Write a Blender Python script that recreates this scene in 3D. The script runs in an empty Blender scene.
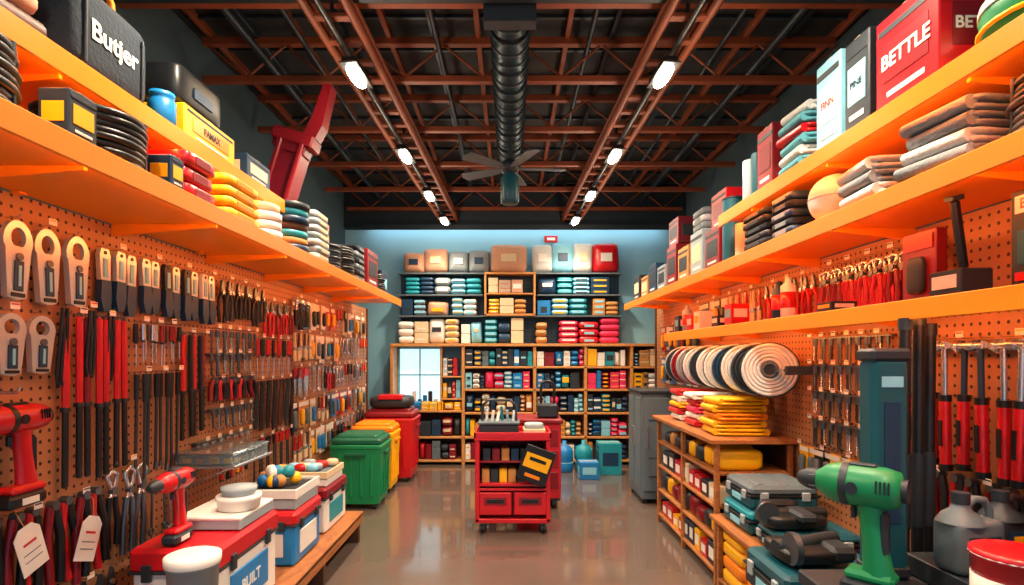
import bpy, math, random
from mathutils import Vector, Matrix
random.seed(11)
R=random.random
def U(a,b): return a+(b-a)*random.random()
def lin(h):
    h=h.lstrip('#'); o=[]
    for i in (0,2,4):
        c=int(h[i:i+2],16)/255
        o.append(c/12.92 if c<=.04045 else ((c+.055)/1.055)**2.4)
    return (*o,1)
MATS={}
def mat(name,hexc,rough=.5,metal=0,emit=0,var=.12,bump=0,scale=14,coat=0,trans=0):
    m=bpy.data.materials.new(name); m.use_nodes=True; nt=m.node_tree; b=nt.nodes['Principled BSDF']
    b.inputs['Roughness'].default_value=rough; b.inputs['Metallic'].default_value=metal
    b.inputs['Coat Weight'].default_value=coat; b.inputs['Transmission Weight'].default_value=trans
    c=lin(hexc)
    tc=nt.nodes.new('ShaderNodeTexCoord'); nz=nt.nodes.new('ShaderNodeTexNoise'); nz.inputs['Scale'].default_value=scale; nz.inputs['Detail'].default_value=4
    nt.links.new(tc.outputs['Object'],nz.inputs['Vector'])
    mx=nt.nodes.new('ShaderNodeMix'); mx.data_type='RGBA'
    mx.inputs['A'].default_value=(*[x*(1-var) for x in c[:3]],1); mx.inputs['B'].default_value=(*[min(1,x*(1+var)) for x in c[:3]],1)
    nt.links.new(nz.outputs['Fac'],mx.inputs['Factor']); nt.links.new(mx.outputs['Result'],b.inputs['Base Color'])
    if emit:
        b.inputs['Emission Color'].default_value=c; b.inputs['Emission Strength'].default_value=emit
    if bump:
        bp=nt.nodes.new('ShaderNodeBump'); bp.inputs['Strength'].default_value=bump; bp.inputs['Distance'].default_value=.01
        nt.links.new(nz.outputs['Fac'],bp.inputs['Height']); nt.links.new(bp.outputs['Normal'],b.inputs['Normal'])
    MATS[name]=m; return m
mat('orange','#f58a10',.36,var=.06); mat('red','#c4101c',.35,coat=.2); mat('darkred','#820c1a',.4); mat('black','#12161a',.4)
mat('charcoal','#232c34',.5); mat('grey','#5c6a72',.5); mat('lgrey','#9aa8ae',.55); mat('steel','#d2dae0',.25,metal=.9); mat('dsteel','#66727c',.35,metal=.8)
mat('white','#ebe8e0',.5); mat('cream','#dcc6a0',.7); mat('teal','#1790a0',.45); mat('dteal','#12505e',.4); mat('navy','#103656',.45)
mat('blue','#147cc0',.4); mat('lblue','#84cbe2',.5); mat('yellow','#fdb60e',.42); mat('green','#0c8450',.4); mat('dgreen','#0b6044',.4)
mat('kraft','#c08446',.7); mat('pink','#e42e5c',.5); mat('tan','#cf9c7e',.8,bump=.4,scale=30); mat('brown','#523020',.6)
mat('clothgrey','#848f95',.95,bump=.6,scale=60); mat('clothteal','#58a2b0',.95,bump=.5,scale=60); mat('clothwhite','#d0d3d0',.95,bump=.5,scale=60); mat('clothdark','#1c2833',.95,bump=.5,scale=60)
mat('rust','#84401f',.55,metal=.1,var=.4,scale=6); mat('darksteel','#26323a',.45,metal=.3); mat('deck','#26282c',.75,var=.4,scale=2); mat('duct','#2c4450',.35,metal=.5)
mat('rubber','#0c0e10',.6); mat('lampglow','#ffdcae',.4,emit=48); mat('tubeglow','#ffa858',.4,emit=34); mat('wallfillglow','#eaf6ff',.4,emit=16); mat('lime','#7cc23c',.45)
mat('clear','#cfe0e4',.08,trans=.8); mat('maroon','#700a1e',.4); mat('silver','#c4d0d6',.28,metal=.5)
def wood(name,a,b_,rough=.45):
    m=bpy.data.materials.new(name); m.use_nodes=True; nt=m.node_tree; b=nt.nodes['Principled BSDF']; b.inputs['Roughness'].default_value=rough
    tc=nt.nodes.new('ShaderNodeTexCoord'); mp=nt.nodes.new('ShaderNodeMapping'); mp.inputs['Scale'].default_value=(3,1,12)
    w=nt.nodes.new('ShaderNodeTexNoise'); w.inputs['Scale'].default_value=4; w.inputs['Detail'].default_value=6; w.inputs['Distortion'].default_value=1.5
    r=nt.nodes.new('ShaderNodeValToRGB'); r.color_ramp.elements[0].color=lin(a); r.color_ramp.elements[1].color=lin(b_); r.color_ramp.elements[0].position=.3; r.color_ramp.elements[1].position=.7
    nt.links.new(tc.outputs['Object'],mp.inputs['Vector']); nt.links.new(mp.outputs[0],w.inputs['Vector']); nt.links.new(w.outputs['Fac'],r.inputs[0]); nt.links.new(r.outputs[0],b.inputs['Base Color'])
    MATS[name]=m
wood('wood','#8a4f28','#b8763e'); wood('woodlight','#b87840','#d89c58')
def pegmat(name,base,hole,sp,plane,rad=.17,rough=.55):
    m=bpy.data.materials.new(name); m.use_nodes=True; nt=m.node_tree; b=nt.nodes['Principled BSDF']; b.inputs['Roughness'].default_value=rough
    tc=nt.nodes.new('ShaderNodeTexCoord')
    s=1/sp; sc=(0,s,s) if plane=='x' else (s,0,s)
    v1=nt.nodes.new('ShaderNodeVectorMath'); v1.operation='MULTIPLY'; v1.inputs[1].default_value=sc
    v2=nt.nodes.new('ShaderNodeVectorMath'); v2.operation='FRACTION'
    v3=nt.nodes.new('ShaderNodeVectorMath'); v3.operation='SUBTRACT'; v3.inputs[1].default_value=(0,.5,.5) if plane=='x' else (.5,0,.5)
    v4=nt.nodes.new('ShaderNodeVectorMath'); v4.operation='LENGTH'
    lt=nt.nodes.new('ShaderNodeMath'); lt.operation='LESS_THAN'; lt.inputs[1].default_value=rad
    nz=nt.nodes.new('ShaderNodeTexNoise'); nz.inputs['Scale'].default_value=3; nz.inputs['Detail'].default_value=5
    m1=nt.nodes.new('ShaderNodeMix'); m1.data_type='RGBA'; c=lin(base); m1.inputs['A'].default_value=(*[x*.75 for x in c[:3]],1); m1.inputs['B'].default_value=(*[x*1.2 for x in c[:3]],1)
    mx=nt.nodes.new('ShaderNodeMix'); mx.data_type='RGBA'; mx.inputs['B'].default_value=lin(hole)
    L=nt.links.new
    L(tc.outputs['Object'],v1.inputs[0]); L(v1.outputs[0],v2.inputs[0]); L(v2.outputs[0],v3.inputs[0]); L(v3.outputs[0],v4.inputs[0]); L(v4.outputs['Value'],lt.inputs[0])
    L(tc.outputs['Object'],nz.inputs['Vector']); L(nz.outputs['Fac'],m1.inputs['Factor']); L(m1.outputs['Result'],mx.inputs['A']); L(lt.outputs[0],mx.inputs['Factor']); L(mx.outputs['Result'],b.inputs['Base Color'])
    MATS[name]=m
pegmat('peg','#b27a52','#2e160c',.045,'x'); pegmat('pegdark','#26485e','#0a121a',.06,'z')
m=mat('floor','#665850',.2,var=.25,scale=1.4,coat=.5); nt=m.node_tree; b=nt.nodes['Principled BSDF']; b.inputs['Coat Roughness'].default_value=.05
n2=nt.nodes.new('ShaderNodeTexNoise'); n2.inputs['Scale'].default_value=5; n2.inputs['Detail'].default_value=8
mr=nt.nodes.new('ShaderNodeMapRange'); mr.inputs['To Min'].default_value=.07; mr.inputs['To Max'].default_value=.26
nt.links.new(n2.outputs['Fac'],mr.inputs['Value']); nt.links.new(mr.outputs[0],b.inputs['Roughness'])
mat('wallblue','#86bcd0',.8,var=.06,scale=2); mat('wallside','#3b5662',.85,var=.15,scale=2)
m=mat('windowglow','#bfe6ee',.1,emit=1.2,var=.6,scale=9)

class MB:
    def __init__(s): s.v=[];s.f=[];s.m=[];s.sm=[];s.sl=[];s.T=Matrix.Identity(4)
    def add(s,vs,fs,m,smooth=False,T=None):
        if m not in s.sl: s.sl.append(m)
        k=s.sl.index(m); o=len(s.v); M_=s.T@T if T is not None else s.T
        s.v+= [tuple(M_@Vector(v)) for v in vs]
        for f in fs: s.f.append(tuple(i+o for i in f)); s.m.append(k); s.sm.append(smooth)
    def box(s,c,d,m,r=None,T=None):
        h=[x/2 for x in d]
        if r is None: r=min(.004,min(h)*.35)
        r=min(r,min(h)*.9)
        vs=[];ix={}
        for sx in(-1,1):
            for sy in(-1,1):
                for sz in(-1,1):
                    sg=(sx,sy,sz)
                    for a in range(3):
                        p=[c[i]+sg[i]*(h[i]-(0 if i==a else r)) for i in range(3)]
                        ix[(sg,a)]=len(vs); vs.append(tuple(p))
        fs=[]
        for a in range(3):
            b_,c_=(a+1)%3,(a+2)%3
            for sa in(-1,1):
                q=[]
                for sb,sc in((-1,-1),(1,-1),(1,1),(-1,1)):
                    g=[0,0,0];g[a]=sa;g[b_]=sb;g[c_]=sc;q.append(ix[(tuple(g),a)])
                fs.append(q if sa>0 else q[::-1])
            for sb in(-1,1):
                for sc in(-1,1):
                    g0=[0,0,0];g0[a]=-1;g0[b_]=sb;g0[c_]=sc;g1=list(g0);g1[a]=1;g0=tuple(g0);g1=tuple(g1)
                    q=[ix[(g0,b_)],ix[(g1,b_)],ix[(g1,c_)],ix[(g0,c_)]]
                    fs.append(q if sb*sc>0 else q[::-1])
        for sx in(-1,1):
            for sy in(-1,1):
                for sz in(-1,1):
                    g=(sx,sy,sz); q=[ix[(g,0)],ix[(g,1)],ix[(g,2)]]
                    fs.append(q if sx*sy*sz>0 else q[::-1])
        s.add(vs,fs,m,False,T)
    def cyl(s,p0,p1,r0,m,r1=None,n=14,cap=True):
        p0=Vector(p0);p1=Vector(p1); r1=r0 if r1 is None else r1
        z=(p1-p0).normalized(); a=Vector((1,0,0)) if abs(z.x)<.8 else Vector((0,1,0)); x=z.cross(a).normalized(); y=z.cross(x)
        vs=[]
        for p,r in((p0,r0),(p1,r1)):
            for i in range(n):
                t=2*math.pi*i/n; vs.append(tuple(p+x*math.cos(t)*r+y*math.sin(t)*r))
        s.add(vs,[(i,(i+1)%n,n+(i+1)%n,n+i) for i in range(n)],m,True)
        if cap: s.add(vs,[tuple(range(n))[::-1],tuple(range(n,2*n))],m,False)
    def lathe(s,prof,m,c=(0,0,0),n=20,T=None,ax='z'):
        vs=[];fs=[]
        for r,z in prof:
            for i in range(n):
                t=2*math.pi*i/n; a,b_=r*math.cos(t),r*math.sin(t)
                p=(a,b_,z) if ax=='z' else ((z,a,b_) if ax=='x' else (b_,z,a))
                vs.append((p[0]+c[0],p[1]+c[1],p[2]+c[2]))
        for k in range(len(prof)-1):
            for i in range(n): fs.append((k*n+i,k*n+(i+1)%n,(k+1)*n+(i+1)%n,(k+1)*n+i))
        s.add(vs,fs,m,True,T)
        s.add(vs,[tuple(range(n))[::-1],tuple(range((len(prof)-1)*n,len(prof)*n))],m,False,T)
    def prism(s,poly,w0,w1,m):
        n=len(poly); vs=[(x,y,w0) for x,y in poly]+[(x,y,w1) for x,y in poly]
        s.add(vs,[tuple(range(n))[::-1],tuple(range(n,2*n))]+[(i,(i+1)%n,n+(i+1)%n,n+i) for i in range(n)],m)
    def tube(s,pts,r,m,n=7,closed=False):
        P=[Vector(p) for p in pts];vs=[];N=len(P);up=None
        for i,p in enumerate(P):
            if closed: d=(P[(i+1)%N]-P[i-1]).normalized()
            else: d=(P[min(i+1,N-1)]-P[max(i-1,0)]).normalized()
            if up is None:
                a=Vector((0,0,1)) if abs(d.z)<.8 else Vector((1,0,0)); up=d.cross(a).normalized()
            up=(up-d*up.dot(d)).normalized(); q=d.cross(up)
            for k in range(n):
                t=2*math.pi*k/n; vs.append(tuple(p+up*math.cos(t)*r+q*math.sin(t)*r))
        fs=[]
        for i in range(N if closed else N-1):
            j=(i+1)%N
            for k in range(n): fs.append((i*n+k,i*n+(k+1)%n,j*n+(k+1)%n,j*n+k))
        s.add(vs,fs,m,True)
        if not closed: s.add(vs,[tuple(range(n))[::-1],tuple(range((N-1)*n,N*n))],m)
    def ring(s,c,R_,r,m,ax='z',n=24,k=6):
        pts=[]
        for i in range(n):
            t=2*math.pi*i/n;a,b_=R_*math.cos(t),R_*math.sin(t)
            o=(a,b_,0) if ax=='z' else ((0,a,b_) if ax=='x' else (a,0,b_))
            pts.append((c[0]+o[0],c[1]+o[1],c[2]+o[2]))
        s.tube(pts,r,m,k,True)
    def sup(s,c,d,m,e=.35,n=16,k=9,T=None,eh=None):
        f=lambda x,e:math.copysign(abs(x)**e,x)
        vs=[];fs=[]; eh=e if eh is None else eh
        for j in range(k+1):
            v=-math.pi/2+math.pi*j/k
            for i in range(n):
                u=2*math.pi*(i+.5)/n
                vs.append((c[0]+d[0]/2*f(math.cos(v),e)*f(math.cos(u),eh),c[1]+d[1]/2*f(math.cos(v),e)*f(math.sin(u),eh),c[2]+d[2]/2*f(math.sin(v),e)))
        for j in range(k):
            for i in range(n): fs.append((j*n+i,j*n+(i+1)%n,(j+1)*n+(i+1)%n,(j+1)*n+i))
        s.add(vs,fs,m,True,T)
    def pillow(s,c,w,h,t,m,rot=0):
        T=Matrix.Translation(c)@Matrix.Rotation(rot,4,'Y')@Matrix.Rotation(math.pi/2,4,'X')
        s.sup((0,0,0),(w,h,t),m,.75,24,8,T,eh=.28)
    def obj(s,name,parent=None):
        xs=[v[0] for v in s.v];ys=[v[1] for v in s.v];zs=[v[2] for v in s.v]
        o=Vector(((min(xs)+max(xs))/2,(min(ys)+max(ys))/2,min(zs)))
        me=bpy.data.meshes.new(name); me.from_pydata([(v[0]-o.x,v[1]-o.y,v[2]-o.z) for v in s.v],[],s.f)
        for k in s.sl: me.materials.append(MATS[k])
        me.polygons.foreach_set('material_index',s.m); me.polygons.foreach_set('use_smooth',s.sm); me.update()
        ob=bpy.data.objects.new(name,me); bpy.context.collection.objects.link(ob); ob.location=o
        if parent: ob.parent=parent; ob.matrix_parent_inverse=Matrix.Translation(-parent.location)
        return ob
def FL(y,z,x=-1.95): return Matrix(((0,0,1,x),(1,0,0,y),(0,1,0,z),(0,0,0,1)))
def FR(y,z,x=1.99): return Matrix(((0,0,-1,x),(-1,0,0,y),(0,1,0,z),(0,0,0,1)))
def FB(x,z,y=8.5): return Matrix(((1,0,0,x),(0,0,-1,y),(0,1,0,z),(0,0,0,1)))
def FZ(x,y,z,a=0): return Matrix.Translation((x,y,z))@Matrix.Rotation(a,4,'Z')
def text(body,T,size,m,parent,name='label_text'):
    cu=bpy.data.curves.new(name,'FONT'); cu.body=body; cu.size=size; cu.extrude=.0008; cu.align_x='CENTER'; cu.align_y='CENTER'; cu.offset=size*.02
    cu.materials.append(MATS[m]); o=bpy.data.objects.new(name,cu); bpy.context.collection.objects.link(o)
    o.parent=parent; o.matrix_basis=Matrix.Translation(-parent.location)@T; return o

# ---------- room shell ----------
def simple(name,c,d,m,r=0.002):
    b=MB(); b.box(c,d,m,r); return b.obj(name)
simple('floor',(0,3.75,-.05),(5.6,10,.1),'floor')
simple('ceiling',(0,3.75,4.2),(5.6,10,.1),'deck')
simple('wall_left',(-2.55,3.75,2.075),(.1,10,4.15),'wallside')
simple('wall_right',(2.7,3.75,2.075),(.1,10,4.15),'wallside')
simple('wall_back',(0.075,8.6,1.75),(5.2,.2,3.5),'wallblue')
simple('trim_1',(0.075,8.56,3.83),(5.2,.28,.64),'darksteel')
simple('pegboard_left',(-1.972,4.15,1.14),(.04,6.9,2.19),'peg')
simple('pegboard_right',(2.012,4.15,1.13),(.04,6.9,2.17),'peg')
b=MB()
for X in(-1.97,2.01):
    b.box((X,.68,1.13),(.07,.05,2.2),'brown'); b.box((X,7.62,1.13),(.07,.05,2.2),'brown')
b.obj('trim_2')

# ---------- ceiling structure ----------
for i in range(8):
    Y=1.5+i*.98; b=MB()
    b.box((0.07,Y,4.08),(5.0,.06,.06),'rust'); b.box((.07,Y,3.78),(5.0,.06,.05),'rust')
    n=16
    for k in range(n):
        x0=-2.4+k*5/n; x1=x0+5/n
        z0,z1=(3.8,4.06) if k%2 else (4.06,3.8)
        b.cyl((x0,Y,z0),(x1,Y,z1),.010,'rust',n=6)
    b.obj('roof_truss')
b=MB()
for i in range(15):
    x=-2.35+i*.35; b.box((x,3.9,4.12),(.04,9,.06),'rust' if i%2==0 else 'darksteel')
b.obj('roof_purlins')
b=MB()
for i in range(18):
    y=.6+i*.45; b.box((.07,y,4.135),(5.0,.03,.03),'darksteel')
b.obj('deck_ribs')
b=MB()
for Y in (3.25,):
    b.box((.07,Y,3.70),(5,.16,.02),'darksteel'); b.box((.07,Y,3.86),(5,.16,.02),'darksteel'); b.box((.07,Y,3.78),(5,.02,.16),'darksteel')
b.obj('steel_beam')
for sgn in(-1,1):
    b=MB(); n=30
    def P(t,dx=0,z=3.6): return (sgn*(1.14-.22*t)+dx,.6+7.85*t,z)
    for dx in(-.125,.125):
        b.tube([P(0,dx,3.62),P(1,dx,3.62)],.032,'rust',4); b.tube([P(0,dx,3.70),P(1,dx,3.70)],.022,'rust',4)
    for k in range(n):
        t=(k+.5)/n; p=P(t); b.box((p[0],p[1],3.62),(.24,.06,.025),'rust')
    b.tube([P(0,0,3.56),P(1,0,3.56)],.022,'black',6)
    for t in (.1,.35,.6,.85):
        p=P(t); b.cyl((p[0],p[1],3.64),(p[0],p[1],3.8),.012,'darksteel',n=6)
    b.obj('track_light_rail')
    for Y in(.9,2.3,3.7,5.2,6.5,7.7):
        t=(Y-.6)/7.85; p=P(t); x=p[0]-sgn*.04
        b=MB(); b.cyl((x,Y,3.53),(x,Y,3.49),.014,'black',n=8)
        b.T=FZ(x,Y,3.46,sgn*.12)@Matrix.Rotation(-.10,4,'X')
        b.box((0,0,.015),(.10,.28,.05),'black',.015); b.box((0,0,-.012),(.12,.30,.012),'dsteel'); b.sup((0,0,-.022),(.085,.25,.06),'lampglow',.8,20,8)
        b.T=Matrix.Identity(4); ob=b.obj('track_lamp')
        for kind,en,dz in(('SPOT',150,-.08),('POINT',9,-.30)):
            li=bpy.data.lights.new('lamp_light',kind); li.energy=en; li.color=(1,.81,.60); li.shadow_soft_size=.06
            if kind=='SPOT': li.spot_size=2.3; li.spot_blend=.7
            lo=bpy.data.objects.new('lamp_light',li); bpy.context.collection.objects.link(lo); lo.parent=ob
            lo.location=Vector((x,Y,3.46+dz))-ob.location
b=MB(); prof=[]; L=2.75
for i in range(66):
    prof.append((.130 if i%2 else .098,i*L/65))
b.lathe(prof,'duct',c=(0,3.45,3.74),n=26,ax='y')
for i in range(20): b.ring((0,3.5+i*.14,3.74),.128,.009,'darksteel',ax='y',n=26)
b.box((0,3.42,3.76),(.32,.1,.3),'charcoal'); b.cyl((0,6.2,3.74),(0,6.28,3.74),.11,'charcoal',n=20)
for y in(3.9,5.2): b.cyl((0,y,3.84),(0,y,4.15),.01,'darksteel',n=6)
b.obj('ventilation_duct')
b=MB(); fz=3.3; fy=5.2
b.cyl((0,fy,fz+.02),(0,fy,3.62),.02,'charcoal'); b.lathe([(.03,.0),(.07,.01),(.09,.05),(.09,.09),(.05,.13),(.02,.14)],'charcoal',c=(0,fy,fz-.02))
b.lathe([(.02,-.30),(.07,-.30),(.085,-.27),(.085,-.06),(.06,-.03),(.04,0)],'dteal',c=(0,fy,fz))
for k in range(5):
    T=Matrix.Translation((0,fy,fz+.03))@Matrix.Rotation(k*2*math.pi/5+.1,4,'Z')@Matrix.Rotation(.2,4,'X')
    b.T=T; b.prism([(.07,-.03),(.2,-.055),(.5,-.065),(.53,0),(.5,.065),(.2,.055),(.07,.03)],-.004,.004,'grey')
b.T=Matrix.Identity(4); b.obj('ceiling_fan')
b=MB(); b.tube([(-2.4,2.95,3.83),(2.5,2.95,3.83)],.02,'red',8); b.obj('sprinkler_pipe')
b=MB()
for x,z,r in((-1.9,3.9,.03),(1.95,3.9,.03),(-1.55,3.95,.018),(-.55,3.98,.02),(.6,3.98,.02),(1.6,3.95,.018)): b.tube([(x,1,z),(x,8.3,z)],r,'darksteel',8)
b.obj('conduit_pipe')
b=MB(); b.box((.62,8.47,3.35),(.2,.03,.1),'red'); b.box((.62,8.45,3.35),(.12,.01,.04),'white'); b.obj('exit_sign')
b=MB(); b.box((.1,8.30,3.50),(4.6,.02,.09),'darksteel'); b.box((.1,8.35,3.54),(4.6,.12,.02),'darksteel'); b.cyl((-2.1,8.34,3.51),(2.3,8.34,3.51),.014,'wallfillglow',n=8); b.obj('added_wall_fill')  # added glowing tube behind a screening channel, brightens the top of the back wall

# ---------- long orange wall shelves ----------
def shelf(xw,xf,y0,y1,z,tube=True,th=.035,lip=.082):
    b=MB(); s=1 if xf>xw else -1
    b.box(((xw+xf)/2,(y0+y1)/2,z+th/2),(abs(xf-xw),y1-y0,th),'orange',.004)
    b.box((xf+s*.006,(y0+y1)/2,z+th-lip/2+.004),(.012,y1-y0,lip),'orange',.003)
    y=y0+.3; W=abs(xf-xw)
    while y<y1:
        poly=[(0,0),(W*.85,0),(W*.85,-.014),(.03,-.055),(0,-.055)]
        b.T=Matrix(((s,0,0,xw),(0,0,1,y),(0,1,0,z),(0,0,0,1)))
        b.prism(poly,-.008,.008,'orange'); b.T=Matrix.Identity(4); y+=.85
    ob=b.obj('wall_shelf')
    if tube:
        t=MB(); t.cyl((xf-s*.016,y0+.1,z-.011),(xf-s*.016,y1-.1,z-.011),.010,'tubeglow',n=8); t.obj('led_tube',ob)
shelf(-1.95,-1.35,.75,6.9,2.24); shelf(-1.95,-1.45,.75,3.58,2.55)
shelf(1.99,1.5,.75,7.3,2.22); shelf(1.99,1.48,.75,3.95,2.54); shelf(1.99,1.62,.75,5.85,1.785)
b=MB()
for X in(-1.93,1.97):
    for y in(1.0,2.2,3.5):
        b.box((X,y,2.55),(.04,.04,.64),'orange')
b.obj('shelf_upright')

# ---------- generic tool builders ----------
def hook(b): b.tube([(0,.012,-.0),(0,.012,.05),(0,.022,.058)],.0025,'steel',5)
def t_pliers(b,L=.2,h='red',k=1):
    k=L/.2
    b.prism([(-.014*k,-.3*L),(-.016*k,-.2*L),(-.005*k,0),(.005*k,0),(.016*k,-.2*L),(.014*k,-.3*L),(0,-.36*L)],.01,.024,'dsteel')
    b.cyl((0,-.28*L,.006),(0,-.28*L,.03),.011*k,'steel',n=10)
    for s in(-1,1): b.tube([(s*.006*k,-.3*L,.017),(s*.026*k,-.48*L,.017),(s*.03*k,-.7*L,.017),(s*.02*k,-L,.017)],.0085*k,h,7)
def t_wrench(b,L=.25,h='steel'):
    k=L/.25
    b.box((0,-L/2,.012),(.013*k,L*.8,.008),h)
    b.prism([(-.01*k,-.17*L),(-.024*k,-.08*L),(-.018*k,0),(-.008*k,-.01*L),(-.008*k,-.06*L),(.008*k,-.06*L),(.008*k,-.01*L),(.018*k,0),(.024*k,-.08*L),(.01*k,-.17*L)],.006,.02,h)
    b.ring((0,-L*.94,.012),.015*k,.006*k,h,n=14)
def t_screw(b,L=.24,h='red'):
    b.cyl((0,0,.02),(0,-.42*L,.02),.012,h,r1=.014,n=8); b.cyl((0,-.42*L,.02),(0,-.47*L,.02),.014,'black',r1=.007,n=8); b.cyl((0,-.45*L,.02),(0,-L,.02),.004,'steel',n=6)
def t_hammer(b,L=.5,h='red'):
    b.cyl((-.055,-.02,.03),(-.02,-.02,.03),.024,'steel',n=12); b.cyl((-.03,-.02,.03),(.02,-.02,.03),.017,'steel',n=10)
    b.prism([(.015,-.036),(.05,-.03),(.085,-.055),(.06,-.012),(.02,0)],.018,.042,'steel')
    b.cyl((0,0,.03),(0,-.5*L,.03),.012,'steel' if R()<.6 else 'navy',n=10)
    b.tube([(0,-.45*L,.03),(0,-.55*L,.03),(0,-.8*L,.03),(0,-L,.03)],.023,h,10); b.cyl((0,-L*.42,.03),(0,-L*.47,.03),.025,'black',n=10); b.cyl((0,-L*.96,.03),(0,-L*1.01,.03),.027,'black',n=10)
    b.box((0,-L*.72,.054),(.02,L*.2,.006),'black')
def t_shears(b,L=.32,h='silver'):
    n=20; o=[];i_=[]; W=1.3
    for k in range(n):
        t=2*math.pi*k/n
        o.append((W*.05*math.cos(t)*(1-.1*math.sin(t)),-.24*L+.24*L*math.sin(t))); i_.append((W*.026*math.cos(t),-.22*L+.13*L*math.sin(t)))
    w0,w1=.01,.03
    vs=[(x,y,w1) for x,y in o]+[(x,y,w1) for x,y in i_]+[(x,y,w0) for x,y in o]+[(x,y,w0) for x,y in i_]
    fs=[]
    for k in range(n):
        j=(k+1)%n; fs+=[(k,j,n+j,n+k),(k,2*n+k,2*n+j,j),(n+k,n+j,3*n+j,3*n+k)]
    b.add(vs,fs,h)
    b.prism([(-.045*W,-.33*L),(-.034*W,-L*.97),(-.012,-L),(.012,-L),(.03*W,-.97*L),(.045*W,-.33*L)],.008,.032,h)
    b.box((0,-.70*L,.034),(.040,.38*L,.008),'navy'); b.box((.0,-.70*L,.039),(.012,.26*L,.004),'lblue'); b.cyl((0,-.46*L,.03),(0,-.46*L,.04),.015,'dsteel',n=12)
    b.box((0,-.94*L,.034),(.06,.05*L,.006),'black')
def t_knife(b,L=.3,h='silver'):
    b.prism([(-.034,-.1*L),(-.024,0),(.024,0),(.036,-.1*L),(.034,-.5*L),(.026,-.62*L),(-.026,-.62*L)],.008,.03,h)
    b.prism([(-.03,-.5*L),(.032,-.5*L),(.036,-.8*L),(.02,-L),(-.02,-L),(-.036,-.8*L)],.006,.036,'navy')
    b.box((0,-.3*L,.032),(.026,.3*L,.006),'lblue'); b.cyl((0,-.06*L,.025),(0,-.06*L,.034),.009,'black',n=10)
def t_bar(b,L=.75,h='red'):
    b.box((0,-.28*L,.02),(.034,.56*L,.022),h,.008); b.box((0,-.76*L,.02),(.028,.46*L,.018),'black',.005); b.ring((0,.008,.02),.01,.003,'dsteel',n=10); b.box((0,-.54*L,.02),(.038,.03*L,.026),'charcoal')
def t_chisel(b,L=.55,h='black'):
    b.cyl((0,0,.02),(0,-.25*L,.02),.015,h,r1=.012,n=8); b.box((0,-.6*L,.02),(.018,.72*L,.008),'charcoal'); b.prism([(-.008,-.94*L),(.008,-.94*L),(.014,-L),(-.014,-L)],.014,.026,'dsteel')
def t_blister(b,L=.2,h='red'):
    b.box((0,-L/2,.006),(L*.55,L,.004),h); b.box((0,-.12*L,.0095),(L*.5,.16*L,.003),'white'); b.sup((0,-.58*L,.02),(L*.3,L*.6,.03),random.choice(['black','grey','blue','yellow']),.5,10,6)
def t_clamp(b,L=.22,h='dsteel'):
    b.tube([(.05,-.1*L,.02),(-.03,-.05*L,.02),(-.045,-.2*L,.02),(-.045,-.7*L,.02),(-.02,-.8*L,.02),(.05,-.8*L,.02)],.009,h,6); b.cyl((.04,-.35*L,.02),(.04,-1.1*L,.02),.006,'steel',n=6); b.cyl((.015,-1.08*L,.02),(.065,-1.08*L,.02),.004,'steel',n=6)
def t_saw(b,L=.4,h='red'):
    b.prism([(-.02,-.3*L),(-.012,-L),(.012,-L),(.06,-.3*L)],.014,.018,'steel'); b.prism([(-.03,-.02),(.03,0),(.07,-.05),(.06,-.3*L),(-.03,-.3*L),(-.045,-.1)],.005,.03,h)
def t_key(b,L=.14,h='black'):
    b.tube([(0,0,.02),(0,-L,.02),(.03,-L-.008,.02)],.0065,h,6); b.cyl((0,0,.02),(0,-.3*L,.02),.011,'dsteel',n=8)
def t_brush(b,L=.22,h='red'):
    b.prism([(-.008,0),(.008,0),(.013,-.3*L),(.024,-.5*L),(-.024,-.5*L),(-.013,-.3*L)],.01,.024,h); b.box((0,-.56*L,.017),(.052,.13*L,.02),'steel'); b.box((0,-.8*L,.017),(.05,.38*L,.016),'cream')
def t_strap(b,L=.4,h='black'):
    for s in(-.012,.0,.012):
        b.tube([(s,0,.02+abs(s)),(s*1.5,-.3*L,.03),(s*2,-.8*L,.02),(s,-L*U(.9,1),.02)],.007,h,6)
def t_grip(b,L=.34,h='red'):
    b.tube([(-.012,0,.025),(-.03,-.4*L,.025),(-.02,-L,.03)],.017,h,8); b.tube([(.012,0,.025),(.035,-.4*L,.03),(.03,-.95*L,.03)],.017,'black',8); b.cyl((0,.005,.01),(0,.005,.045),.02,'dsteel',n=10)
def t_plier_big(b,L=.4,h='dsteel'):
    for s in(-1,1):
        b.tube([(s*.004,-.02,.02),(-s*.035,-.1*L,.02),(-s*.02,-.22*L,.02),(s*.02,-.4*L,.02)],.011,'steel',8)
        b.tube([(s*.018,-.38*L,.02),(s*.035,-.7*L,.02),(s*.03,-L,.02)],.014,h,8)
    b.cyl((0,-.3*L,.01),(0,-.3*L,.036),.018,'dsteel',n=12)
def group(name,F,u0,n,du,v,fn,L,cols,jl=.1,tilt=.04,rack=False,tags=True):
    b=MB()
    for i in range(n):
        T=F(u0+i*du,v)
        b.T=T
        if not rack: hook(b)
        if tags and i%3==1: b.box((.0,.028,.064),(.042,.026,.002),'white',.0005); b.box((0,.034,.0655),(.034,.006,.001),random.choice(['red','navy','yellow']),.0002)
        b.T=T@Matrix.Translation((0,0,.012+(.012 if i%2 else 0)))@Matrix.Rotation(U(-tilt,tilt),4,'Z')
        fn(b,L*U(1-jl,1+jl),random.choice(cols))
    b.T=Matrix.Identity(4)
    if rack:
        ya,yb=u0-.03,u0+(n-1)*du+.03; x=F(0,0).translation.x; s=1 if x<0 else -1
        b.box((x+s*.02,(ya+yb)/2,v+.004),(.035,abs(yb-ya),.012),'dsteel')
    return b.obj(name)
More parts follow.
